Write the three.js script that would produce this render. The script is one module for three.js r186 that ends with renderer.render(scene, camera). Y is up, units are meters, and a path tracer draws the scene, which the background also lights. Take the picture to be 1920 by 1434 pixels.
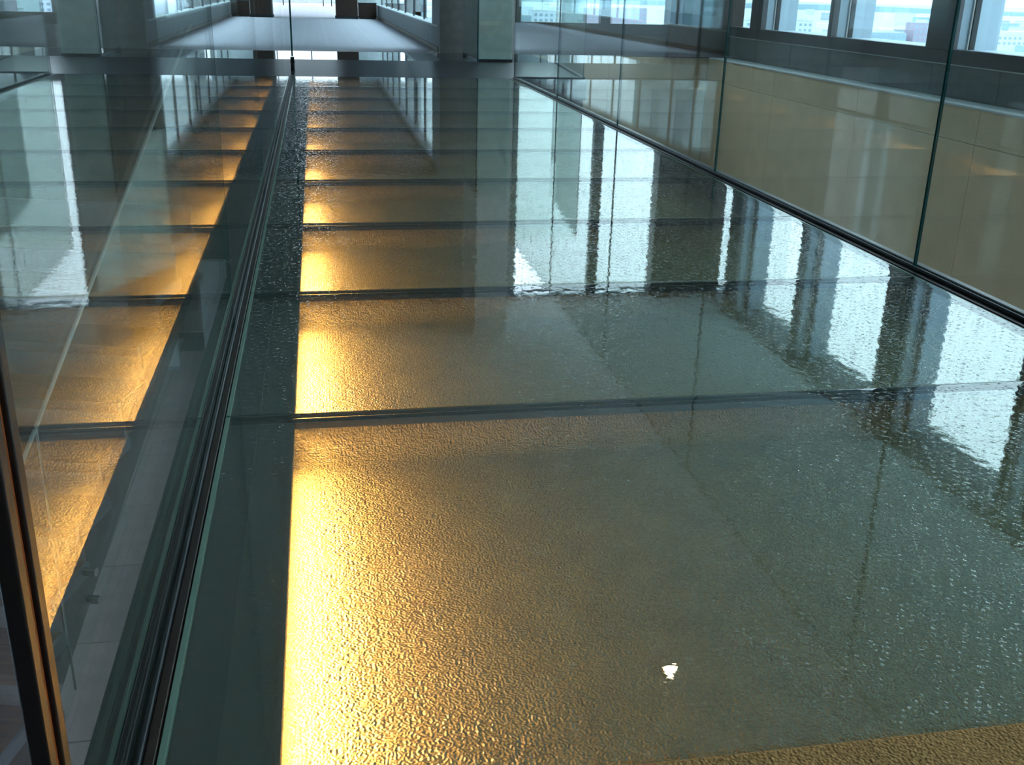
import * as THREE from 'three';
import { RoundedBoxGeometry } from 'three/addons/geometries/RoundedBoxGeometry.js';
import { mergeGeometries } from 'three/addons/utils/BufferGeometryUtils.js';
import { RectAreaLightUniformsLib } from 'three/addons/lights/RectAreaLightUniformsLib.js';

// ---------------------------------------------------------------- camera, sky, exposure
const scene = new THREE.Scene();
RectAreaLightUniformsLib.init();
const renderer = new THREE.WebGLRenderer({ antialias: true });
renderer.toneMapping = THREE.LinearToneMapping;
renderer.toneMappingExposure = 2.05;
renderer.shadowMap.enabled = true;

const camera = new THREE.PerspectiveCamera(40.56, 1920 / 1434, 0.05, 20000);
{
  const pitch = 0.3637, yaw = 0.1871, roll = 0.0262;
  const f = new THREE.Vector3(Math.sin(yaw) * Math.cos(pitch), -Math.sin(pitch), -Math.cos(yaw) * Math.cos(pitch));
  const r0 = new THREE.Vector3(Math.cos(yaw), 0, Math.sin(yaw));
  const u0 = new THREE.Vector3().crossVectors(r0, f);
  const r = r0.clone().multiplyScalar(Math.cos(roll)).addScaledVector(u0, Math.sin(roll));
  const u = u0.clone().multiplyScalar(Math.cos(roll)).addScaledVector(r0, -Math.sin(roll));
  camera.position.set(0, 1.4, 0);
  camera.quaternion.setFromRotationMatrix(new THREE.Matrix4().makeBasis(r, u, f.clone().negate()));
}

// seeded random numbers and tileable noise
let seed = 20240611;
const rnd = () => { seed = (seed + 0x6D2B79F5) | 0; let t = Math.imul(seed ^ (seed >>> 15), 1 | seed); t = (t + Math.imul(t ^ (t >>> 7), 61 | t)) ^ t; return ((t ^ (t >>> 14)) >>> 0) / 4294967296; };
const hash = (x, y, s) => { let h = Math.imul(x, 374761393) ^ Math.imul(y, 668265263) ^ Math.imul(s, 1274126177); h = Math.imul(h ^ (h >>> 13), 1274126177); return ((h ^ (h >>> 16)) >>> 0) / 4294967296; };
function noise(u, v, n, s, m = n) { // u, v in 0..1, n x m cells, tileable
  const x = u * n, y = v * m, xi = Math.floor(x), yi = Math.floor(y), fx = x - xi, fy = y - yi;
  const sx = fx * fx * fx * (fx * (fx * 6 - 15) + 10), sy = fy * fy * fy * (fy * (fy * 6 - 15) + 10);
  const g = (i, j) => { const a = hash(((xi + i) % n + n) % n, ((yi + j) % m + m) % m, s) * 6.2831853; return Math.cos(a) * (fx - i) + Math.sin(a) * (fy - j); };
  const a = g(0, 0), b = g(1, 0), c = g(0, 1), d = g(1, 1);
  return (a + (b - a) * sx + (c - a) * sy + (a - b - c + d) * sx * sy) * 1.4;
}

{ // overcast sky: pale blue-white, soft cloud, no sun disc
  const w = 256, h = 128, d = new Float32Array(w * h * 4);
  for (let j = 0; j < h; j++) for (let i = 0; i < w; i++) {
    const el = (j + 0.5) / h - 0.5; // -0.5 .. 0.5, up is +
    const c = 1 + 0.10 * noise(i / w, j / h, 6, 3, 5) + 0.05 * noise(i / w, j / h, 13, 4, 11);
    const k = (j * w + i) * 4, up = Math.max(0, el) * 2, cie = 0.92 * (1 + 1.3 * Math.sin(Math.max(0, el) * Math.PI)); // overcast: brighter towards the zenith
    d[k] = c * cie * (0.74 - 0.04 * up); d[k + 1] = c * cie * (0.93 - 0.02 * up); d[k + 2] = c * cie * (1.06 + 0.02 * up); d[k + 3] = 1;
  }
  const t = new THREE.DataTexture(d, w, h, THREE.RGBAFormat, THREE.FloatType);
  t.mapping = THREE.EquirectangularReflectionMapping; t.magFilter = THREE.LinearFilter; t.needsUpdate = true;
  scene.background = t; scene.environment = t;
  scene.backgroundIntensity = 1.65; scene.environmentIntensity = 1.65;
}

// ---------------------------------------------------------------- textures
function dataTex(n, fn, size, srgb = false) { // fn(u, v) -> number or [r, g, b]; repeats every "size" metres
  const fl = !srgb, d = fl ? new Float32Array(n * n * 4) : new Uint8Array(n * n * 4);
  for (let j = 0; j < n; j++) for (let i = 0; i < n; i++) {
    const v = fn((i + 0.5) / n, (j + 0.5) / n, i, j), k = (j * n + i) * 4;
    for (let c = 0; c < 3; c++) { const x = typeof v === 'number' ? v : v[c]; d[k + c] = fl ? x : Math.max(0, Math.min(255, Math.round(x * 255))); }
    d[k + 3] = fl ? 1 : 255;
  }
  const t = new THREE.DataTexture(d, n, n, THREE.RGBAFormat, fl ? THREE.FloatType : THREE.UnsignedByteType);
  t.wrapS = t.wrapT = THREE.RepeatWrapping; t.magFilter = THREE.LinearFilter; t.minFilter = THREE.LinearMipmapLinearFilter; t.generateMipmaps = true;
  t.repeat.set(1 / size, 1 / size); if (srgb) t.colorSpace = THREE.SRGBColorSpace; t.needsUpdate = true;
  return t;
}
// sparse dimples stamped into a tileable field, used for the cast glass
function dimples(n, count, rMin, rMax) {
  const a = new Float32Array(n * n);
  for (let q = 0; q < count; q++) {
    const cx = rnd() * n, cy = rnd() * n, r = rMin + (rMax - rMin) * rnd() * rnd(), e = 0.7 + 0.6 * rnd(), dep = (0.5 + rnd()) * r;
    const R = Math.ceil(r * 1.6);
    for (let y = -R; y <= R; y++) for (let x = -R; x <= R; x++) {
      const dd = (x * x * e + y * y / e) / (r * r); if (dd > 1) continue;
      const k = ((Math.floor(cy) + y + n) % n) * n + (Math.floor(cx) + x + n) % n;
      a[k] -= dep * (1 - dd) * (1 - dd);
    }
  }
  return a;
}
const NG = 1024, dim = dimples(NG, 1500, 3.5, 9);
// heights in millimetres over 1.1 m
const glassBump = dataTex(NG, (u, v, i, j) => 0.05 * noise(u, v, 9, 11) + 0.09 * noise(u, v, 26, 12, 20) + 0.008 * noise(u, v, 110, 13) + 0.15 * dim[j * NG + i], 1.1);
const NB = 1024;
const bedBump = dataTex(NB, (u, v) => {
  const a = noise(u, v, 56, 21), b = noise(u, v, 34, 22), c = noise(u, v, 110, 23);
  return (1 - Math.abs(a)) * 0.55 + 0.3 * b + 0.3 * c;
}, 0.72);
const bedMap = dataTex(512, (u, v) => { const k = 1 + 0.10 * noise(u, v, 60, 31) + 0.10 * noise(u, v, 120, 32) + 0.08 * noise(u, v, 7, 33); return [0.54 * k, 0.50 * k, 0.335 * k]; }, 0.9, true);
const stoneMap = dataTex(512, (u, v) => { const k = 1 + 0.035 * noise(u, v, 5, 41) + 0.03 * noise(u, v, 60, 42) + 0.03 * noise(u, v, 150, 43); return [0.87 * k, 0.78 * k, 0.64 * k]; }, 2.0, true);
const greyMap = dataTex(256, (u, v) => { const k = 1 + 0.06 * noise(u, v, 6, 51) + 0.06 * noise(u, v, 70, 52); return [k * 0.9, k * 0.9, k * 0.9]; }, 1.0, true);
const fineBump = dataTex(256, (u, v) => noise(u, v, 90, 61) + 0.5 * noise(u, v, 40, 62), 0.5);
const woodMap = dataTex(512, (u, v) => { const g = noise(u, v, 4, 71, 60) + 0.5 * noise(u, v, 8, 72, 120), k = 1 + 0.22 * g; return [0.42 * k, 0.26 * k, 0.14 * k]; }, 0.9, true);
const carpetMap = dataTex(512, (u, v) => { const k = 1 + 0.16 * noise(u, v, 120, 81) + 0.12 * noise(u, v, 60, 82) + 0.05 * noise(u, v, 5, 83); return [k * 0.85, k * 0.85, k * 0.85]; }, 0.6, true);

// ---------------------------------------------------------------- materials
const std = (o) => new THREE.MeshStandardMaterial({ roughness: 0.7, ...o });
const rgb = (r, g, b) => new THREE.Color().setRGB(r, g, b);
const sheet = (c, o = {}) => new THREE.MeshPhysicalMaterial({ color: c, transmission: 1, thickness: 0, roughness: 0, ior: 1.52, ...o });
const M = {
  floorGlass: sheet(rgb(0.915, 0.968, 0.932), { bumpMap: glassBump, bumpScale: 0.001, transmission: 0.985 }),
  floorEdge: std({ color: rgb(0.20, 0.31, 0.25), roughness: 0.15 }),
  joint: std({ color: rgb(0.035, 0.06, 0.05), roughness: 0.35 }),
  bed: std({ map: bedMap, bumpMap: bedBump, bumpScale: 0.009, roughness: 0.28 }),
  steelDark: std({ color: rgb(0.012, 0.014, 0.012), roughness: 0.6 }),
  flange: std({ color: rgb(0.035, 0.04, 0.028), roughness: 0.6 }),
  lamp: std({ color: rgb(0.9, 0.8, 0.6), emissive: rgb(1, 0.62, 0.26), emissiveIntensity: 6 }),
  fence: sheet(rgb(0.93, 0.975, 0.96)),
  fenceEdge: std({ color: rgb(0.008, 0.07, 0.07), roughness: 0.1 }),
  gasket: std({ color: rgb(0.008, 0.009, 0.013), roughness: 0.35 }),
  bronze: std({ color: rgb(0.055, 0.035, 0.028), roughness: 0.35, metalness: 0.5 }),
  bronzeLight: std({ color: rgb(0.55, 0.14, 0.035), roughness: 0.35, metalness: 0.6 }),
  tan: std({ map: stoneMap, roughness: 0.75 }),
  ochre: std({ map: carpetMap, color: rgb(0.92, 0.49, 0.17), roughness: 0.95, bumpMap: fineBump, bumpScale: 0.003 }),
  ledge: std({ color: rgb(0.62, 0.66, 0.64), roughness: 0.5 }),
  upstand: std({ map: greyMap, color: rgb(0.20, 0.20, 0.195), roughness: 0.7 }),
  frame: std({ color: rgb(0.075, 0.07, 0.075), roughness: 0.45 }),
  blackFrame: std({ color: rgb(0.008, 0.008, 0.01), roughness: 0.3 }),
  whiteLine: std({ color: rgb(0.75, 0.72, 0.68), roughness: 0.4 }),
  fin: std({ color: rgb(0.36, 0.44, 0.50), roughness: 0.7 }),
  tealPane: sheet(rgb(0.80, 0.90, 0.915)),
  pane: sheet(rgb(0.96, 0.985, 0.99)),
  wallGrey: std({ map: greyMap, color: rgb(0.40, 0.40, 0.385), roughness: 0.85 }),
  wallWhite: std({ map: greyMap, color: rgb(0.80, 0.82, 0.80), roughness: 0.7 }),
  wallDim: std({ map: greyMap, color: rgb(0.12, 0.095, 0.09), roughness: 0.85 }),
  ceiling: std({ map: greyMap, color: rgb(0.80, 0.85, 0.81), roughness: 0.9 }),
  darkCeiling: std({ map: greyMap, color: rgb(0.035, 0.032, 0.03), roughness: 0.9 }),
  landing: std({ map: greyMap, color: rgb(0.05, 0.052, 0.062), roughness: 0.3 }),
  landingGloss: std({ map: greyMap, color: rgb(0.07, 0.085, 0.085), roughness: 0.03 }),
  corridor: std({ map: carpetMap, color: rgb(1.32, 1.22, 1.30), roughness: 0.95, bumpMap: fineBump, bumpScale: 0.002 }),
  redBrown: std({ color: rgb(0.075, 0.038, 0.032), roughness: 0.6 }),
  wood: std({ map: woodMap, roughness: 0.55 }),
  tread: std({ map: woodMap, color: rgb(1.5, 1.45, 1.4), roughness: 0.5 }),
  darkWood: std({ map: woodMap, color: rgb(0.22, 0.20, 0.21), roughness: 0.4 }),
  stairSteel: std({ color: rgb(0.30, 0.35, 0.46), roughness: 0.5, metalness: 0 }),
  riser: std({ map: greyMap, color: rgb(0.55, 0.46, 0.47), roughness: 0.6 }),
  stairDark: std({ map: woodMap, color: rgb(0.35, 0.33, 0.33), roughness: 0.6 }),
  chrome: std({ color: rgb(0.75, 0.72, 0.70), roughness: 0.2, metalness: 1 }),
  tileA: std({ map: greyMap, color: rgb(0.62, 0.47, 0.48), roughness: 0.5 }),
  tileB: std({ map: greyMap, color: rgb(0.55, 0.42, 0.43), roughness: 0.5 }),
  tileC: std({ map: greyMap, color: rgb(0.68, 0.52, 0.53), roughness: 0.5 }),
  grout: std({ color: rgb(0.10, 0.085, 0.085), roughness: 0.9 }),
  pale: std({ color: rgb(0.60, 0.66, 0.68), roughness: 0.6 }),
  baseWood: std({ color: rgb(0.16, 0.10, 0.055), roughness: 0.5 }),
  ceilLamp: std({ color: rgb(1, 0.9, 0.75), emissive: rgb(1, 0.72, 0.42), emissiveIntensity: 60 }),
  lampTrim: std({ color: rgb(0.7, 0.7, 0.7), roughness: 0.3, metalness: 0.6 }),
  black: std({ color: rgb(0.01, 0.01, 0.012), roughness: 0.5 }),
  ground: std({ color: rgb(0.30, 0.40, 0.45), roughness: 1 }),  // pale blue: distance haze is mixed into the ground colour
  hazedHill: std({ color: rgb(0.27, 0.38, 0.42), roughness: 1 }),  // ridge colour carries painted distance haze
};

// ---------------------------------------------------------------- helpers
const taken = new Map();
function numbered(name) { const n = taken.get(name) ?? 0; taken.set(name, n + 1); return n ? `${name}_${String(n).padStart(3, '0')}` : name; }
function metreUV(g) { // box-projected uv in metres
  if (g.index) g = g.toNonIndexed();
  const p = g.attributes.position, nn = g.attributes.normal, uv = new Float32Array(p.count * 2);
  for (let i = 0; i < p.count; i += 3) {
    let nx = 0, ny = 0, nz = 0; for (let k = 0; k < 3; k++) { nx += Math.abs(nn.getX(i + k)); ny += Math.abs(nn.getY(i + k)); nz += Math.abs(nn.getZ(i + k)); }
    for (let k = 0; k < 3; k++) {
      const x = p.getX(i + k), y = p.getY(i + k), z = p.getZ(i + k);
      const [a, b] = ny >= nx && ny >= nz ? [x, z] : nx >= nz ? [z, y] : [x, y];
      uv[(i + k) * 2] = a; uv[(i + k) * 2 + 1] = b;
    }
  }
  g.setAttribute('uv', new THREE.BufferAttribute(uv, 2));
  return g;
}
// box from ranges, rounded edge r (0: plain)
function bx(x0, x1, y0, y1, z0, z1, r = 0) {
  const w = Math.abs(x1 - x0), h = Math.abs(y1 - y0), d = Math.abs(z1 - z0);
  const g = r > 0 ? new RoundedBoxGeometry(w, h, d, 2, Math.min(r, w / 2.01, h / 2.01, d / 2.01)) : new THREE.BoxGeometry(w, h, d);
  g.translate((x0 + x1) / 2, (y0 + y1) / 2, (z0 + z1) / 2);
  return metreUV(g);
}
const merge = (a) => (a.length === 1 ? a[0] : mergeGeometries(a));
function mesh(name, geo, mat, parent, label) {
  const m = new THREE.Mesh(Array.isArray(geo) ? merge(geo) : geo, mat); m.name = name; if (label) m.userData.label = label;
  parent.add(m); return m;
}
function thing(name, label, category, [x, y, z] = [0, 0, 0], group, turn = 0) {
  const o = new THREE.Group(); o.name = numbered(name); o.position.set(x, y, z); o.rotation.y = turn;
  o.userData = { label, category }; if (group) o.userData.group = group; scene.add(o); return o;
}
function struct(name, geo, mat, label, category) {
  const o = geo ? mesh(name, geo, mat, scene) : new THREE.Group(); if (!geo) { o.name = name; scene.add(o); }
  o.userData = { kind: 'structure', label, category }; return o;
}
const ORD = ['first', 'second', 'third', 'fourth', 'fifth', 'sixth', 'seventh', 'eighth', 'ninth', 'tenth'];

// ---------------------------------------------------------------- constants of the place (metres)
const XL = -0.402, XR = 3.225, PL = -0.355, PR = 3.15;           // left / right balustrade planes, glass floor edges
const Z0 = -1.545, ZE = -17.55;                                   // near carpet edge, landing edge
const JOINTS = [Z0]; for (let i = 0; i < 9; i++) JOINTS.push(-3.403 - 1.559 * i); JOINTS.push(ZE);
const XT = 9.1, XW = 9.55, ZW = -24.3, CEIL = 5.78, LOW = -3.6, HEAD = 5.70, SILL = 0.70;

// ---------------------------------------------------------------- structure
struct('floor', bx(PL, 3.3, -0.4, 0.0, Z0, 6, 0.012), M.ochre, 'ochre carpeted floor at the near end of the glass floor', 'floor');
struct('floor_near_side', [bx(-6.5, -0.52, -0.4, -0.02, 0.9, 6), bx(3.3, XT, -0.4, -0.02, 0.4, 6)], M.ochre, 'ochre carpeted floor beside the camera, off to both sides', 'floor');
struct('floor_landing', bx(-6.5, 4.42, -0.35, 0.0, ZE - 0.02, -21.6, 0.006), M.landing, 'dark satin landing floor at the far end of the glass floor', 'floor');
struct('floor_threshold', bx(-6.5, 4.8, -0.35, 0.0, -21.6, ZW, 0.004), M.landingGloss, 'polished dark floor strip before the pale corridor carpet', 'floor');
struct('floor_corridor', bx(-5.4, 4.8, -0.35, 0.0, ZW, -83.4), M.corridor, 'pale grey carpet of the far corridor', 'floor');
struct('trim_1', [bx(3.16, 4.42, -1.3, -0.03, ZE - 0.06, ZE, 0.004)], M.redBrown, 'dark red-brown fascia under the landing edge', 'fascia');

// lower floor: tiles one by one where they show, slab elsewhere
const lower = struct('floor_lower', null, null, 'pinkish grey tiled floor of the level below, seen through the left glass', 'floor');
mesh('slab', bx(-6.5, XT + 0.6, LOW - 0.3, LOW - 0.012, ZW, 6), M.grout, lower);
mesh('plain_paving', [bx(-0.3, XT, LOW - 0.02, LOW, ZW, 6), bx(-6.5, -5.1, LOW - 0.02, LOW, ZW, 6), bx(-5.1, -0.3, LOW - 0.02, LOW, -3.0, 6), bx(-5.1, -0.3, LOW - 0.02, LOW, ZW, -15.6)], M.tileB, lower);
{
  const tg = bx(-0.295, 0.295, -0.012, 0, -0.595, 0.595, 0.004), mats = [M.tileA, M.tileB, M.tileC, M.tileA];
  for (let i = 0; i < 8; i++) for (let j = 0; j < 10; j++) {
    const t = mesh('tile', tg, mats[Math.floor(rnd() * 4)], lower); t.position.set(-0.6 - 0.6 * i, LOW, -3.6 - 1.2 * j - (i % 2) * 0.6 + 0.3);
  }
}

// right void wall: tan stone slabs in rows, end wall the same
{
  const w = struct('wall_right', null, null, 'tan stone wall of the void under the right-hand windows', 'wall');
  mesh('backing', bx(XT + 0.03, XW + 0.6, LOW - 0.3, -0.04, ZW - 0.4, 6.4), M.grout, w);
  const zs = [-24.3, -20.45, -16.95, -13.45, -9.95, -6.45, -2.95, 0.55, 4.05, 6];
  const ys = [[-0.035, -0.505], [-0.512, -2.55], [-2.557, LOW]];
  for (let i = 0; i < zs.length - 1; i++) for (const [y1, y0] of ys) mesh('stone_slab', bx(XT, XT + 0.03, y0, y1, zs[i + 1] - 0.004, zs[i] + 0.004, 0.002), M.tan, w);
  mesh('ledge', bx(XT - 0.02, XW, -0.035, 0.0, ZW, 6, 0.008), M.ledge, w, 'pale narrow ledge along the top');
  mesh('upstand_backing', bx(XW + 0.02, XW + 0.6, -0.04, 0.47, ZW - 0.4, 6.4), M.grout, w);
  for (let i = 0; i < 17; i++) mesh('upstand_panel', bx(XW, XW + 0.02, 0.003, 0.465, -24.3 + 1.75 * i + 0.003, Math.min(6, -22.55 + 1.75 * i) - 0.003, 0.002), M.upstand, w);
  mesh('sill_trim', bx(XW - 0.015, XW + 0.1, 0.467, 0.485, ZW, 6, 0.003), M.ledge, w);
}
{
  const w = struct('wall_far', null, null, 'grey and tan far wall with the corridor opening', 'wall');
  mesh('tan_backing', bx(4.3, XT + 0.1, LOW - 0.3, -0.04, ZW - 0.4, ZW - 0.03), M.grout, w);
  for (const [a, b] of [[4.35, 6.7], [6.7, XT]]) for (const [y1, y0] of [[-0.02, -0.505], [-0.512, -2.55], [-2.557, LOW]]) mesh('stone_slab', bx(a + 0.004, b - 0.004, y0, y1, ZW - 0.03, ZW, 0.002), M.tan, w);
  mesh('upstand', bx(4.5, XW, -0.02, 0.47, ZW - 0.3, ZW - 0.02, 0.004), M.upstand, w);
  mesh('sill_band', bx(4.5, XW, 0.47, SILL, ZW - 0.3, ZW + 0.02, 0.006), M.frame, w);
  mesh('pier', bx(8.06, XW + 0.3, -0.02, CEIL, ZW - 0.35, ZW + 0.12, 0.01), M.darkWood, w, 'dark brown corner pier');
  mesh('plaster', [bx(2.75, 4.57, 0, CEIL, ZW - 0.3, ZW), bx(-3.3, 2.75, 2.75, CEIL, ZW - 0.3, ZW), bx(-6.9, -3.3, 0, CEIL, ZW - 0.3, ZW), bx(4.57, 8.06, HEAD, CEIL, ZW - 0.3, ZW),
    bx(-6.9, 4.3, LOW - 0.3, -0.36, ZW - 0.3, ZW)], M.wallGrey, w);
}
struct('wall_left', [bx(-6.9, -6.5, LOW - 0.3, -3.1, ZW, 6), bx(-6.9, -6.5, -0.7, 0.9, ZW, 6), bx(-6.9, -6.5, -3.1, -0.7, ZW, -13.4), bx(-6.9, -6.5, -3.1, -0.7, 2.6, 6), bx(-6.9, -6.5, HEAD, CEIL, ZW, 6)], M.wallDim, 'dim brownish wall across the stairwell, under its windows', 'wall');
{
  const wl = struct('window_6', null, null, 'narrow tall window across the stairwell on the left, with blank dark panels beside it', 'window');
  for (let i = 0; i <= 8; i++) {
    const z = ZW + 0.15 + 3.75 * i; mesh('post', bx(-6.8, -6.55, 0.9, HEAD, z - 0.15, z + 0.15, 0.006), M.frame, wl);
    if (i === 0) mesh('pane', bx(-6.7, -6.69, 0.9, HEAD, z + 0.15, z + 1.5), M.pane, wl);
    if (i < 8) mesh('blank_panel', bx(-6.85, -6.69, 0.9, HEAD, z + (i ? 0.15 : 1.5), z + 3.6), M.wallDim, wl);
  }
}
struct('wall_near', [bx(-6.9, XW + 1, LOW - 0.3, CEIL + 0.3, 6, 6.4)], M.wallGrey, 'grey wall behind the camera', 'wall');
struct('ceiling', [bx(-6.9, XW + 1.0, CEIL, CEIL + 0.3, ZW - 0.3, 6.4)], M.ceiling, 'pale high ceiling over the glass floor', 'ceiling');
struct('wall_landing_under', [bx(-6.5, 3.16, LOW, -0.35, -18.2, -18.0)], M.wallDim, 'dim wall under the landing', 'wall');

{  // unseen windows, added to brighten the lower floor
  const wl = struct('window_7', null, null, 'row of unseen low windows added to light the tiled level below, on the left', 'window');
  for (let i = 0; i <= 5; i++) {
    const z = -13.3 + 3.16 * i; mesh('post', bx(-6.8, -6.6, -3.1, -0.7, z - 0.1, z + 0.1, 0.006), M.frame, wl);
    if (i < 5) mesh('pane', bx(-6.7, -6.69, -3.1, -0.7, z + 0.1, z + 3.06), M.pane, wl);
  }
}
// right-hand windows: deep fins, dark interior posts, panes set back, dark bottom bar
const postsZ = [[-22.62, 0.62], [-19.1, 0.14], [-15.41, 0.70], [-11.95, 0.2], [-8.2, 0.66], [-4.6, 0.16], [-0.95, 0.66], [2.65, 0.16], [6.2, 0.5]];
{
  const wr = struct('window_1', null, null, 'long row of tall windows along the right-hand side', 'window');
  mesh('bottom_bar', bx(XW - 0.03, XW + 0.12, 0.485, SILL, ZW, 6, 0.006), M.frame, wr);
  mesh('sill', bx(XW + 0.12, XW + 0.85, 0.47, SILL - 0.01, ZW - 0.3, 6.4), M.fin, wr);
  mesh('head', bx(XW - 0.03, XW + 1.0, HEAD, CEIL, ZW - 0.4, 6.4), M.frame, wr);
  const edges = [ZW - 0.05];
  for (const [z, w] of postsZ) {
    mesh('post', bx(XW - 0.06, XW + 0.06, SILL - 0.02, HEAD + 0.02, z - w / 2, z + w / 2, 0.008), M.frame, wr);
    const fw = Math.max(w * 0.8, 0.14);
    mesh('fin', bx(XW + 0.06, XW + 0.78, SILL - 0.02, HEAD + 0.02, z - fw / 2, z + fw / 2, 0.01), M.fin, wr, 'pale blue-grey exterior fin');
    for (const s of [-1, 1]) {
      const pf = mesh('pane_frame', bx(XW + 0.27, XW + 0.36, SILL - 0.02, HEAD, z + s * fw / 2, z + s * (fw / 2 + 0.05), 0.003), M.blackFrame, wr);
      mesh('pane_bead', bx(XW + 0.245, XW + 0.27, SILL - 0.02, HEAD, z + s * fw / 2, z + s * (fw / 2 + 0.03), 0.003), M.whiteLine, pf);
    }
    edges.push(z - fw / 2, z + fw / 2);
  }
  for (let i = 0; i < edges.length - 1; i += 2) mesh('pane', bx(XW + 0.31, XW + 0.32, SILL - 0.02, HEAD, edges[i], edges[i + 1]), M.pane, wr);
}
{
  const wf = struct('window_2', null, null, 'two tall windows in the far wall right of the white column', 'window');
  mesh('post', bx(6.44, 6.67, SILL, HEAD, ZW - 0.2, ZW + 0.02, 0.006), M.frame, wf);
  mesh('pane', bx(4.57, 6.44, SILL, HEAD, ZW - 0.16, ZW - 0.15), M.pane, wf);
  mesh('pane', bx(6.67, 8.06, SILL, HEAD, ZW - 0.16, ZW - 0.15), M.pane, wf);
  mesh('jamb', bx(4.57, 4.61, SILL, HEAD, ZW - 0.3, ZW - 0.1), M.fin, wf);
}

// corridor beyond: low side walls with windows, ceiling, end windows
{
  const zA = ZW - 0.3, zB = -50;
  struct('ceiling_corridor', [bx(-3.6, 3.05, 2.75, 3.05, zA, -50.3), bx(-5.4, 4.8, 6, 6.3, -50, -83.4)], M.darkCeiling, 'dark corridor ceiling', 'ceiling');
  let n = 3;
  for (const [x, s, lab] of [[2.75, 1, 'right'], [-3.3, -1, 'left']]) {
    struct(`wall_corridor_${lab}`, bx(x, x + s * 0.25, 0, 0.545, zA, zB, 0.004), M.wallGrey, `low pale wall under the ${lab} corridor windows`, 'wall');
    struct(`baseboard_${lab}`, bx(x - s * 0.02, x, 0, 0.11, zA, zB, 0.003), M.baseWood, `brown wooden baseboard of the ${lab} corridor wall`, 'baseboard');
    const w = struct(`window_${n++}`, null, null, `row of teal-tinted windows along the ${lab} side of the corridor`, 'window');
    mesh('sill', bx(x - s * 0.03, x + s * 0.28, 0.545, 0.58, zA, zB, 0.006), M.wallWhite, w);
    mesh('head', bx(x, x + s * 0.25, 2.6, 2.77, zA, zB), M.frame, w);
    for (let i = 0; i <= 8; i++) {
      const z = -26 - 3.05 * i;
      mesh('mullion', bx(x + s * 0.1, x + s * 0.16, 0.58, 2.6, z - 0.03, z + 0.03, 0.004), M.frame, w);
      if (i < 8) mesh('pane', bx(x + s * 0.12, x + s * 0.13, 0.58, 2.6, z - 0.03, z - 3.02), M.tealPane, w);
    }
    mesh('end_pier', bx(x, x + s * 0.25, 0.58, 2.6, zA, -25.95), M.wallGrey, w);
  }
  struct('wall_corridor_end', [bx(-5.4, -2.5, 0, 2.75, -50.3, -50), bx(1.9, 4.8, 0, 2.75, -50.3, -50), bx(-5.4, 4.8, 2.75, 6, -50.6, -50.3), bx(-5.4, -5, 0, 0.3, -83, -50), bx(4.4, 4.8, 0, 0.3, -83, -50), bx(-5, 4.4, 0, 0.3, -83.4, -83)], M.wallWhite, 'pale walls of the room beyond the corridor', 'wall');
  const w5 = struct('window_5', null, null, 'bright end windows and added side windows of the room beyond the corridor', 'window');
  for (let i = 0; i <= 4; i++) mesh('mullion', bx(-5 + 2.35 * i - 0.05, -5 + 2.35 * i + 0.05, 0.3, 6, -83.2, -83.05), M.frame, w5);
  for (let i = 0; i < 4; i++) mesh('pane', bx(-4.95 + 2.35 * i, -2.7 + 2.35 * i, 0.3, 6, -83.14, -83.13), M.pane, w5);
  for (const x of [-5.2, 4.6]) for (let i = 0; i < 10; i++) { mesh('mullion', bx(x - 0.05, x + 0.05, 0.3, 6, -50.3 - 3.3 * i, -50.4 - 3.3 * i), M.frame, w5); mesh('pane', bx(x - 0.005, x + 0.005, 0.3, 6, -50.4 - 3.3 * i, -53.6 - 3.3 * i), M.pane, w5); }  // side glazing added to brighten the far room floor
}

// ---------------------------------------------------------------- glass floor: ten panels over ten light boxes
function panelGeometry(w, d, t, du, dv) { // softly pillowed cast glass sheet, base at y = 0 top; uv in metres
  const cut = (L) => { const a = [0, 0.004, 0.01, 0.02, 0.035, 0.06, 0.1]; const n = Math.max(2, Math.round((L - 0.2) / 0.25)); const mid = []; for (let i = 1; i < n; i++) mid.push(0.1 + (L - 0.2) * i / n); return [...a, ...mid, ...a.map((v) => L - v).reverse()]; };
  const X = cut(w), Z = cut(d), pos = [], nor = [], uv = [], idx = [];
  const drop = (x, z) => -0.0003 * (Math.exp(-Math.min(x, w - x) / 0.016) + Math.exp(-Math.min(z, d - z) / 0.016));
  for (const s of [1, -1]) {
    const o = pos.length / 3;
    for (let j = 0; j < Z.length; j++) for (let i = 0; i < X.length; i++) {
      const x = X[i], z = Z[j], e = 0.0005, y = s > 0 ? drop(x, z) : -t;
      const n = new THREE.Vector3(s > 0 ? -(drop(x + e, z) - drop(x - e, z)) / (2 * e) : 0, s, s > 0 ? -(drop(x, z + e) - drop(x, z - e)) / (2 * e) : 0).normalize();
      pos.push(x - w / 2, y, z - d / 2); nor.push(n.x, n.y, n.z); uv.push(x + du, z + dv);
    }
    const W = X.length;
    for (let j = 0; j < Z.length - 1; j++) for (let i = 0; i < W - 1; i++) {
      const a = o + j * W + i, b = a + 1, c = a + W, e = c + 1;
      if (s > 0) idx.push(a, c, b, b, c, e); else idx.push(a, b, c, b, e, c);
    }
  }
  const g = new THREE.BufferGeometry();
  g.setAttribute('position', new THREE.Float32BufferAttribute(pos, 3)); g.setAttribute('normal', new THREE.Float32BufferAttribute(nor, 3)); g.setAttribute('uv', new THREE.Float32BufferAttribute(uv, 2)); g.setIndex(idx);
  return g;
}
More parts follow.
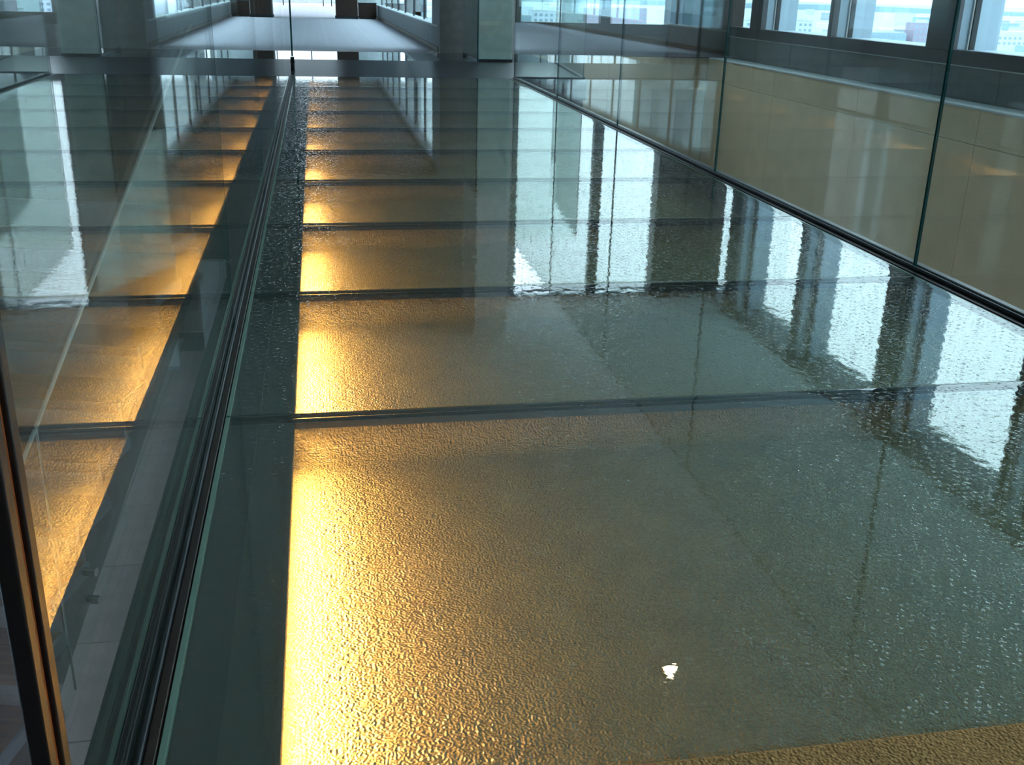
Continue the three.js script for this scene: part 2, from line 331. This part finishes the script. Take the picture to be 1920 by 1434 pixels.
for (let k = 0; k < 10; k++) {
  const zn = JOINTS[k], zf = JOINTS[k + 1], gap = 0.006, zc = (zn + zf) / 2, d = zn - zf - 2 * gap, w = PR - PL, xc = (PL + PR) / 2, T = 0.018;
  const where = k === 0 ? 'nearest textured green glass floor panel, beside the ochre carpet' : k === 9 ? 'last glass floor panel, touching the dark landing' : `${ORD[k]} glass floor panel counted from the ochre carpet`;
  const p = thing('glass_floor_panel', where, 'glass panel', [xc, 0, zc], 'glass floor panels');
  mesh('glass', panelGeometry(w - 0.03, d, T, rnd() * 3, rnd() * 3), M.floorGlass, p);
  mesh('edge', bx(-w / 2, -w / 2 + 0.015, -T, -0.001, -d / 2, d / 2, 0.002), M.floorEdge, p, 'green polished left edge');
  mesh('edge', bx(w / 2 - 0.015, w / 2, -T, -0.001, -d / 2, d / 2, 0.002), M.floorEdge, p);
  mesh('joint', bx(-w / 2 + 0.015, w / 2 - 0.015, -T, -0.003, -d / 2 - 2 * gap, -d / 2, 0.002), M.joint, p, 'dark sealed joint at the far edge');

  const b = thing('light_box', k === 0 ? 'warm-lit tray under the nearest glass floor panel' : k === 9 ? 'warm-lit tray under the last glass floor panel' : `warm-lit tray under the ${ORD[k]} glass floor panel`, 'light box', [xc, 0, zc], 'trays under the glass floor');
  const L = zn - zf, yB = -0.15, x = (v) => v - xc; // local x
  const prof = [[L / 2, yB]], cr = 0.12, ch = -0.04 - yB; // flat floor that curves up to the beam at its far end
  for (let i = 0; i <= 10; i++) { const a = (i / 10) * Math.PI / 2; prof.push([-L / 2 + 0.004 + cr * (1 - Math.sin(a)), yB + ch * (1 - Math.cos(a))]); }
  const bp = [], bn = [], bu = [], bi = [], ou = rnd() * 3, ov = rnd() * 3;
  let run = 0;
  prof.forEach(([z, y], i) => {
    if (i) run += Math.hypot(z - prof[i - 1][0], y - prof[i - 1][1]);
    const q0 = prof[Math.max(0, i - 1)], q1 = prof[Math.min(prof.length - 1, i + 1)], n = new THREE.Vector3(0, -(q1[0] - q0[0]), q1[1] - q0[1]).normalize();
    for (const xx of [x(-0.235), x(PR) - 0.06]) { bp.push(xx, y, z); bn.push(n.x, n.y, n.z); bu.push(xx + ou, ov - run); }
    if (i) { const a = 2 * (i - 1); bi.push(a, a + 1, a + 2, a + 1, a + 3, a + 2); }
  });
  const bedGeo = new THREE.BufferGeometry(); bedGeo.setAttribute('position', new THREE.Float32BufferAttribute(bp, 3)); bedGeo.setAttribute('normal', new THREE.Float32BufferAttribute(bn, 3)); bedGeo.setAttribute('uv', new THREE.Float32BufferAttribute(bu, 2)); bedGeo.setIndex(bi);
  mesh('tray', bx(x(PL), x(PR), yB - 0.03, yB - 0.004, -L / 2, L / 2), M.steelDark, b);
  mesh('bed', bedGeo, M.bed, b, 'hammered olive gold bed');
  mesh('side_beam', [bx(x(PL), x(-0.245), -0.04, -0.024, -L / 2, L / 2), bx(x(PL), x(-0.235), yB, -0.04, -L / 2, L / 2)], M.steelDark, b);
  mesh('flange', [bx(x(-0.245), x(-0.124), -0.034, -0.022, -L / 2, L / 2, 0.001), bx(x(-0.129), x(-0.124), -0.0575, -0.03, -L / 2, L / 2)], M.flange, b);  // down-turned lip added to hide the lamp and shorten its glow
  mesh('side_beam', bx(x(PR) - 0.06, x(PR), yB, -0.024, -L / 2, L / 2), M.steelDark, b);
  mesh('cross_beam', bx(x(-0.235), x(PR) - 0.06, -0.046, -0.02, -L / 2 + 0.001, -L / 2 + 0.036, 0.002), M.steelDark, b);
  const ll = L - 0.26, lz = L / 2 - 0.06 - ll / 2;
  mesh('lamp_bar', bx(x(-0.185), x(-0.158), -0.062, -0.036, lz - ll / 2, lz + ll / 2, 0.004), M.lamp, b, 'warm linear lamp');
  const light = new THREE.RectAreaLight(rgb(1.0, 0.49, 0.20), 430, ll, 0.024);
  light.position.set(x(-0.154), -0.049, lz); light.castShadow = true;
  light.name = 'lamp_light'; b.add(light);
}
// lookAt on a child uses world space only after the parent is placed
scene.updateMatrixWorld(true);
scene.traverse((o) => { if (o.isRectAreaLight) { const p = new THREE.Vector3().setFromMatrixPosition(o.matrixWorld); o.lookAt(p.x + 1, p.y + 0.15, p.z); } });

// ---------------------------------------------------------------- balustrades
function glassPane(len, h, t, along) { // along: 'z' | 'x'; centred on length, base at 0
  return along === 'z' ? bx(-t / 2, t / 2, 0, h, -len / 2 + 0.004, len / 2 - 0.004) : bx(-len / 2 + 0.004, len / 2 - 0.004, 0, h, -t / 2, t / 2);
}
function pane(label, x, z0, z1, h, group, gapA = 0.003) {
  const len = Math.abs(z1 - z0) - gapA * 2, t = 0.015, zc = (z0 + z1) / 2;
  const o = thing('glass_balustrade', label, 'glass balustrade', [x, 0, zc], group);
  const g = mesh('pane', glassPane(len, h, t, 'z'), M.fence, o);
  for (const s of [-1, 1]) mesh('edge', bx(-t / 2, t / 2, 0, h, s * len / 2, s * (len / 2 - 0.005)), M.fenceEdge, g, 'dark teal polished edge');
  mesh('top_edge', bx(-t / 2, t / 2, h - 0.004, h, -len / 2, len / 2), M.fenceEdge, g);
  return o;
}
const GH = 2.7;
const rz = [1.2, -2.0, -5.11, -8.22, -11.22, -14.27, ZE];
const rl = ['clear glass balustrade pane on the right rail, nearest the camera', 'tall glass balustrade pane at the right edge of the photo, before the teal joint', 'right-hand glass pane between the teal joint and the thin dark joint', 'third right-hand glass pane in front of the corner of the tan wall', 'fourth right-hand glass pane, in front of the landing corner', 'farthest right-hand glass pane, ending at the landing'];
for (let i = 0; i < 6; i++) pane(rl[i], XR, rz[i], rz[i + 1], GH, 'right-hand glass balustrade');
const lz = [1.6, -1.205, -1.295, -4.42, -7.5, -10.6, -13.7, -16.2, -18.8];
const ll = [null, null, 'left-hand glass pane just beyond the bronze end trim, in front of the stair', 'second left-hand glass pane beyond the bronze end trim', 'third left-hand glass pane beyond the bronze end trim', 'fourth left-hand glass pane beyond the bronze end trim', 'fifth left-hand glass pane beyond the bronze end trim', 'farthest left-hand glass pane, its free edge standing on the landing'];
for (let i = 0; i < 8; i++) if (ll[i]) { const o = pane(ll[i], XL, lz[i], lz[i + 1], GH, 'left-hand glass balustrade'); if (i === 7) mesh('end_stile', bx(-0.022, 0.022, 0.225, GH, -1.3, -1.32, 0.004), M.fenceEdge, o, 'dark teal free end'); if (i === 7) for (const e of [-1, 1]) { const jaw = mesh('clamp_jaw', bx(e * 0.008, e * 0.04, 0, 0.22, -1.34, -1.24, 0.006), M.black, o, 'black metal clamp jaw'); mesh('bolt', new THREE.CylinderGeometry(0.012, 0.012, 0.012, 12).rotateZ(Math.PI / 2).translate(e * 0.046, 0.14, -1.29), M.chrome, jaw); } }
{ // bronze trim at the near end of the left glass
  const o = thing('end_trim', 'upright bronze strip between two black gaskets at the near end of the left glass', 'trim', [XL, 0, -1.25]);
  mesh('cover_strip', bx(-0.006, 0.006, 0, GH, -0.014, 0.014, 0.003), M.bronzeLight, o);
  for (const s of [-1, 1]) mesh('gasket', bx(-0.013, 0.013, 0, GH, s * 0.014, s * 0.045, 0.004), M.gasket, o);
}
{ // left base channel
  const o = thing('balustrade_rail', 'dark bronze base channel with black gasket along the left glass', 'rail', [XL, 0, 0]);
  const a = -1.2, b = -17.6;
  mesh('channel', [bx(-0.075, -0.03, -0.16, 0.012, b, a, 0.004), bx(0.022, 0.044, -0.16, 0.006, b, a, 0.003), bx(-0.03, 0.022, -0.16, -0.03, b, a)], M.bronze, o);
  mesh('gasket', [bx(-0.03, -0.009, -0.03, 0.02, b, a, 0.008), bx(0.009, 0.022, -0.03, 0.02, b, a, 0.006)], M.gasket, o, 'black rubber gasket');
  mesh('cladding', bx(-0.085, -0.075, -0.36, 0.008, b, a, 0.002), M.frame, o);
}
{ // right base channel
  const o = thing('balustrade_rail', 'black base channel along the right glass balustrade', 'rail', [XR, 0, 0]);
  const a = 1.2, b = ZE + 0.01;
  mesh('channel', [bx(-0.07, -0.03, -0.16, 0.004, b, a, 0.004), bx(0.03, 0.075, -0.25, 0.016, b, a, 0.004), bx(-0.03, 0.03, -0.16, -0.03, b, a)], M.bronze, o);
  mesh('gasket', [bx(-0.03, -0.009, -0.03, 0.024, b, a, 0.01), bx(0.009, 0.03, -0.03, 0.024, b, a, 0.01)], M.gasket, o, 'black rubber gasket');
}
{ // landing glass: front return and skewed side
  const f = thing('glass_balustrade', 'short glass pane across the front of the landing corner', 'glass balustrade', [(XR + 4.4) / 2 + 0.01, 0, ZE - 0.04]);
  mesh('pane', glassPane(4.36 - XR, GH, 0.015, 'x'), M.fence, f);
  mesh('base_channel', bx(-(4.36 - XR) / 2, (4.36 - XR) / 2, 0, 0.03, -0.03, 0.03, 0.005), M.gasket, f);
  const dx = 0.38, dz = -3.95, len = Math.hypot(dx, dz), s = thing('glass_balustrade', 'glass pane along the right side of the landing', 'glass balustrade', [4.43 + dx / 2, 0, ZE - 0.1 + dz / 2], undefined, Math.atan2(-dx, -dz) + Math.PI);
  s.rotation.y = Math.atan2(dx, dz);
  mesh('pane', glassPane(len, GH, 0.015, 'z'), M.fence, s);
  for (const e of [-1, 1]) mesh('edge', bx(-0.0075, 0.0075, 0, GH, e * len / 2, e * (len / 2 - 0.008)), M.fenceEdge, s, 'dark teal polished edge');
  mesh('base_channel', bx(-0.03, 0.03, 0, 0.03, -len / 2, len / 2, 0.005), M.gasket, s);
  struct('floor_landing_corner', (() => { const sh = new THREE.Shape([[4.42, 17.57], [4.46, 17.57], [4.84, 21.6], [4.42, 21.6]].map(([x, y]) => new THREE.Vector2(x, y))); const g = new THREE.ExtrudeGeometry(sh, { depth: 0.34, bevelEnabled: false }); g.rotateX(-Math.PI / 2).translate(0, -0.341, 0); return metreUV(g); })(), M.landing, 'splayed dark strip at the right of the landing', 'floor');
}

// ---------------------------------------------------------------- white column with glass cladding
{
  const o = thing('column', 'white square column clad in glass panes at the far landing', 'column', [3.56, 0, -22.65]);
  mesh('shaft', bx(-0.33, 0.36, 0, CEIL, -1.1, 1.02, 0.006), M.wallWhite, o);
  mesh('cladding_pane', bx(-0.33, 0.36, 0.05, 2.7, 1.03, 1.045), M.fence, o); mesh('cladding_pane', bx(-0.355, -0.34, 0.05, 2.7, -1.1, 1.045), M.fence, o);
  mesh('cladding_edge', bx(-0.36, -0.338, 0.0, 2.7, 1.028, 1.05), M.fenceEdge, o, 'dark vertical glass corner');
  mesh('base_channel', bx(-0.33, 0.36, 0, 0.05, 1.025, 1.05), M.gasket, o); mesh('base_channel', bx(-0.36, -0.338, 0, 0.05, -1.1, 1.03), M.gasket, o);
}

// ---------------------------------------------------------------- stair behind the left glass
const ST = -0.262;
{
  const rise = 0.175, go = 0.238, W = 1.35;
  const o = thing('staircase', 'dark brown wooden staircase with blue-grey steel tread ends behind the left glass', 'staircase', [-1.0, LOW, -3.92], undefined, ST);
  const y0 = -0.83 - LOW;
  for (let k = -15; k <= 6; k++) {
    const y = y0 + rise * k, z = -go * k; // z: foot of the riser above tread k
    const tr = mesh('tread', bx(-W, -0.012, y - 0.05, y, z - 0.01, z + go + 0.035, 0.006), M.tread, o);
    mesh('tread_end', bx(-0.012, 0.004, y - 0.055, y + 0.002, z - 0.01, z + go + 0.04, 0.003), M.stairSteel, tr, 'blue-grey steel tread end');
    mesh('riser', bx(-W, -0.02, y - 0.01, y + rise - 0.045, z - 0.03, z - 0.008), M.riser, o, 'pale mauve-grey riser');
  }
  const prof = (x0, x1) => { const s = new THREE.Shape(); const zA = 15 * go + 0.25, zB = -6 * go - 0.1, yA = y0 - 15 * rise, yB = y0 + 6 * rise; s.moveTo(-zA, yA - 0.06); s.lineTo(-zB, yB - 0.05); s.lineTo(-zB, yB - 0.30); s.lineTo(-zA + 0.4, yA - 0.06); s.lineTo(-zA, yA - 0.06); const g = new THREE.ExtrudeGeometry(s, { depth: x1 - x0, bevelEnabled: false }); g.rotateY(Math.PI / 2).translate(x0, 0, 0); return metreUV(g); };
  mesh('stringer', prof(-0.12, -0.06), M.stairDark, o); mesh('stringer', prof(-W + 0.06, -W + 0.12), M.stairDark, o);

  const slope = rise / go;
  const gp = (label, za, zb) => { // parallelogram pane between local z za (low, near) and zb (high, far)
    const q = thing('stair_glass', label, 'glass balustrade', [-1.0, LOW, -3.92], 'stair glass', ST);
    const yn = (z) => y0 - slope * z, s = new THREE.Shape(); s.moveTo(-za, yn(za) - 0.2); s.lineTo(-zb, yn(zb) - 0.2); s.lineTo(-zb, yn(zb) + 0.93); s.lineTo(-za, yn(za) + 0.93); s.lineTo(-za, yn(za) - 0.2);
    const g = new THREE.ExtrudeGeometry(s, { depth: 0.013, bevelEnabled: false }); g.rotateY(Math.PI / 2).translate(0.03, 0, 0);
    mesh('pane', metreUV(g), M.fence, q);
    const bar = (a, ya, b, yb, mat, name, r) => { const p = new THREE.Vector3(0.0365, ya, a), e = new THREE.Vector3(0.0365, yb, b), L = p.distanceTo(e); const c = new THREE.CylinderGeometry(r, r, L, 8); c.applyQuaternion(new THREE.Quaternion().setFromUnitVectors(new THREE.Vector3(0, 1, 0), e.clone().sub(p).normalize())); c.translate((p.x + e.x) / 2, (p.y + e.y) / 2, (p.z + e.z) / 2); return mesh(name, c, mat, q); };
    bar(za, yn(za) + 0.93, zb, yn(zb) + 0.93, M.whiteLine, 'top_edge', 0.008);
    bar(za, yn(za) - 0.2, za, yn(za) + 0.93, M.whiteLine, 'side_edge', 0.005);
    for (const f of [0.12, 0.88]) for (const h of [-0.08, 0.05]) {
      const z = za + (zb - za) * f, y = yn(z) + h;
      mesh('standoff', new THREE.CylinderGeometry(0.018, 0.018, 0.05, 14).rotateZ(Math.PI / 2).translate(0.045, y, z), M.chrome, q, 'chrome glass fixing');
    }
  };
  gp('sloping glass pane of the stair, lower one at the photo edge', 1.55, 0.29);
  gp('sloping glass pane of the stair, upper one with a pale slanting top edge', 0.28, -1.5);
}
// pale things on the lower level
{
  const o = thing('partition', 'pale blue-white partition on the level below, against the left rail', 'partition', [-1.2, LOW, -14.1]);
  mesh('panel', bx(-0.47, 0.02, 0, 1.48, -0.06, 0.06, 0.005), M.pale, o); mesh('panel', bx(0.03, 0.75, 0, 1.62, -0.06, 0.06, 0.005), M.pale, o); mesh('foot', bx(-0.47, 0.75, 0, 0.03, -0.1, 0.1, 0.004), M.stairSteel, o);
  const p = thing('side_panel', 'small pale panel standing on the lower tiles left of the partition', 'panel', [-2.15, LOW, -14.0]);
  mesh('board', bx(-0.14, 0.14, 0.0, 0.36, -0.04, 0.04, 0.005), M.pale, p); mesh('foot', bx(-0.16, 0.16, 0, 0.03, -0.1, 0.1, 0.004), M.stairSteel, p);
}

// ---------------------------------------------------------------- corridor furniture
for (const [s, lab] of [[1, 'right'], [-1, 'left']]) {
  const xa = s > 0 ? 0.92 : -1.72, xb = s > 0 ? 1.85 : -2.45, xc = s > 0 ? 2.7 : -3.2;
  const p = thing('portal_post', `tall dark brown post at the ${lab} of the corridor end`, 'post', [(xa + xb) / 2, 0, -47.9]);
  const h = Math.abs(xb - xa) / 2;
  mesh('shaft', bx(-h, h, 0, 2.6, -0.3, 0.3, 0.02), M.darkWood, p); mesh('plinth', bx(-h - 0.03, h + 0.03, 0, 0.12, -0.33, 0.33, 0.01), M.black, p);
  const c = thing('low_cabinet', `low dark cabinet between the ${lab} post and the corridor windows`, 'cabinet', [(xb + xc) / 2, 0, -48.1]);
  const w = Math.abs(xc - xb) / 2 - 0.04;
  mesh('body', bx(-w, w, 0.06, 0.62, -0.25, 0.25, 0.01), M.darkWood, c); mesh('top', bx(-w - 0.02, w + 0.02, 0.62, 0.66, -0.27, 0.27, 0.008), M.black, c); mesh('plinth', bx(-w + 0.03, w - 0.03, 0, 0.06, -0.22, 0.22), M.black, c);
}
{
  const o = thing('chair', 'small black chair in the room beyond the corridor', 'chair', [0.9, 0, -74]);
  mesh('seat', bx(-0.3, 0.3, 0.42, 0.5, -0.3, 0.3, 0.02), M.black, o); mesh('backrest', bx(-0.3, 0.3, 0.5, 0.95, -0.3, -0.24, 0.02), M.black, o);
  for (const [x, z] of [[-1, -1], [1, -1], [-1, 1], [1, 1]]) mesh('leg', bx(x * 0.27 - 0.03, x * 0.27 + 0.03, 0, 0.42, z * 0.27 - 0.03, z * 0.27 + 0.03, 0.008), M.black, o);
}

// ---------------------------------------------------------------- ceiling lamps mirrored in the glass
for (const [x, z, lab] of [[3.66, -9.3, 'round recessed warm ceiling lamp mirrored in the nearest glass panel']]) {
  const o = thing('ceiling_lamp', lab, 'lamp', [x, CEIL, z], 'recessed ceiling lamps');
  mesh('trim_ring', new THREE.TorusGeometry(0.075, 0.012, 10, 28).rotateX(Math.PI / 2).translate(0, -0.008, 0), M.lampTrim, o);
  mesh('lens', new THREE.CylinderGeometry(0.065, 0.065, 0.01, 28).translate(0, -0.006, 0), M.ceilLamp, o);
  const l = new THREE.SpotLight(rgb(1, 0.75, 0.5), 6, 0, 0.7, 0.6); l.position.set(0, -0.03, 0); l.target.position.set(0, -3, 0); l.castShadow = true; l.shadow.radius = 3; o.add(l, l.target);
}

// ---------------------------------------------------------------- city outside, far below
{
  const g = new THREE.CircleGeometry(9000, 64).rotateX(-Math.PI / 2).translate(0, -40, 0); const o = mesh('ground_outside', g, M.ground, scene); o.userData = { kind: 'structure', label: 'city ground far below the windows, tinted with haze', category: 'ground' };
  const hp = []; const N = 60;
  const sh = new THREE.Shape(); sh.moveTo(-4200, 0); for (let i = 0; i <= N; i++) sh.lineTo(-4200 + 8400 * i / N, 13 + 9 * noise(i / N, 0.3, 9, 91) + 4 * noise(i / N, 0.6, 30, 92)); sh.lineTo(4200, 0); sh.lineTo(-4200, 0);
  const hg = new THREE.ExtrudeGeometry(sh, { depth: 700, bevelEnabled: false }); const h = mesh('hills', metreUV(hg), M.hazedHill, scene); h.position.set(1900, -40, -3900); h.rotation.y = -0.5; h.userData = { kind: 'structure', label: 'low wooded ridge on the horizon, tinted blue-green with haze', category: 'hills' };
}
{
  const brick = std({ color: rgb(0.31, 0.26, 0.32), roughness: 0.9 }), pale = std({ color: rgb(0.50, 0.60, 0.66), roughness: 0.8 }), blue = std({ color: rgb(0.26, 0.36, 0.42), roughness: 0.7 }), dark = std({ color: rgb(0.24, 0.31, 0.36), roughness: 0.4 }), roof = std({ color: rgb(0.33, 0.37, 0.39), roughness: 0.9 });  // facade tones paled and blued to paint in distance haze
  const list = [ // x0, x1, top, z, depth, material, label, floors
    [470, 487, -16.5, -800, 14, brick, 'mauve brick tower block outside the right-hand windows', 4],
    [434, 464, -24.5, -800, 20, blue, 'long blue-grey building with tall windows left of the brick tower', 2],
    [371, 383, -17.0, -800, 14, pale, 'white building with a stepped roof outside the right-hand windows', 2],
    [221, 248, -10.5, -800, 18, brick, 'broad mauve brick building outside the far right window', 4],
    [202, 213, -11.2, -800, 14, brick, 'narrow brick building beside the far window post', 4],
    [328, 340, -17.5, -800, 16, pale, 'white block outside the last right-hand pane', 2],
    [540, 590, -24.0, -800, 30, pale, 'pale hall outside the rightmost window', 2],
    [545, 570, -31.0, -760, 16, blue, 'dark blue shed in front of the pale hall', 1],
    [395, 425, -29.0, -780, 18, pale, 'low pale warehouse outside the middle right-hand window', 1],
    [170, 196, -15.0, -850, 20, pale, 'pale office block outside the far left window', 3],
    [140, 163, -18.0, -820, 18, blue, 'blue-grey office block outside the far left window', 3],
  ];
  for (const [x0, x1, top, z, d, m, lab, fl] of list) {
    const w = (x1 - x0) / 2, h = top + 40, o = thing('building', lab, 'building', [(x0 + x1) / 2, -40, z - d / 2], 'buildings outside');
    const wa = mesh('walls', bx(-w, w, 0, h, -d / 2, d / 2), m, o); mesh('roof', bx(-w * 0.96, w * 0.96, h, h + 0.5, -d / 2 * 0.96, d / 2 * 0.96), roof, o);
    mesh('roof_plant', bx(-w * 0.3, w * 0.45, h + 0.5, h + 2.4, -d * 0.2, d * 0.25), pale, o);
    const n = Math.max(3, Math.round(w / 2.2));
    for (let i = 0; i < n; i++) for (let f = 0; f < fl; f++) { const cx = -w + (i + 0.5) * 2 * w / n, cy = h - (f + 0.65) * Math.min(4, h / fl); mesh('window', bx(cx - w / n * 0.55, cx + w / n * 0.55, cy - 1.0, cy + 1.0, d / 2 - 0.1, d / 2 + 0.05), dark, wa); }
  }
  { // wing added to block the sky from the left corridor windows
    const o = thing('added_wing', 'blue-green added wing blocking the sky outside the left corridor windows', 'building', [-15, -40, -44]);
    const m = std({ color: rgb(0.13, 0.22, 0.25), roughness: 0.6 }), wa = mesh('walls', bx(-3, 3, 0, 56, -17, 17), m, o);
    mesh('roof', bx(-3.2, 3.2, 56, 56.6, -17.2, 17.2), roof, o);
    for (let f = 0; f < 4; f++) for (let i = 0; i < 8; i++) mesh('window', bx(2.95, 3.04, 39.6 + f * 4, 42 + f * 4, -16 + i * 4.1, -13.4 + i * 4.1), dark, wa);
  }
  // scattered far blocks
  const spots = [];
  for (let i = 0; i < 46; i++) {
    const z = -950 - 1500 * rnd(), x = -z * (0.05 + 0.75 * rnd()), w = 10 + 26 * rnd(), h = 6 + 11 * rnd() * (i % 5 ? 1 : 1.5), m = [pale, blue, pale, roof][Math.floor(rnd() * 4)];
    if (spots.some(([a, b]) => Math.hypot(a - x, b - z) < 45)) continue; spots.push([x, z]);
    const o = thing('building', 'small haze-tinted low-rise block among the distant rooftops outside', 'building', [x, -40, z], 'distant rooftops');
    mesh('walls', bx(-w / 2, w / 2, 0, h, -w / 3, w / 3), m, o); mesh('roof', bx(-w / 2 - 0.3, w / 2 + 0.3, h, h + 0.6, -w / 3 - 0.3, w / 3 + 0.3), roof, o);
  }
}

scene.traverse((o) => { if (o.isMesh) { o.castShadow = true; o.receiveShadow = true; } });
renderer.render(scene, camera);
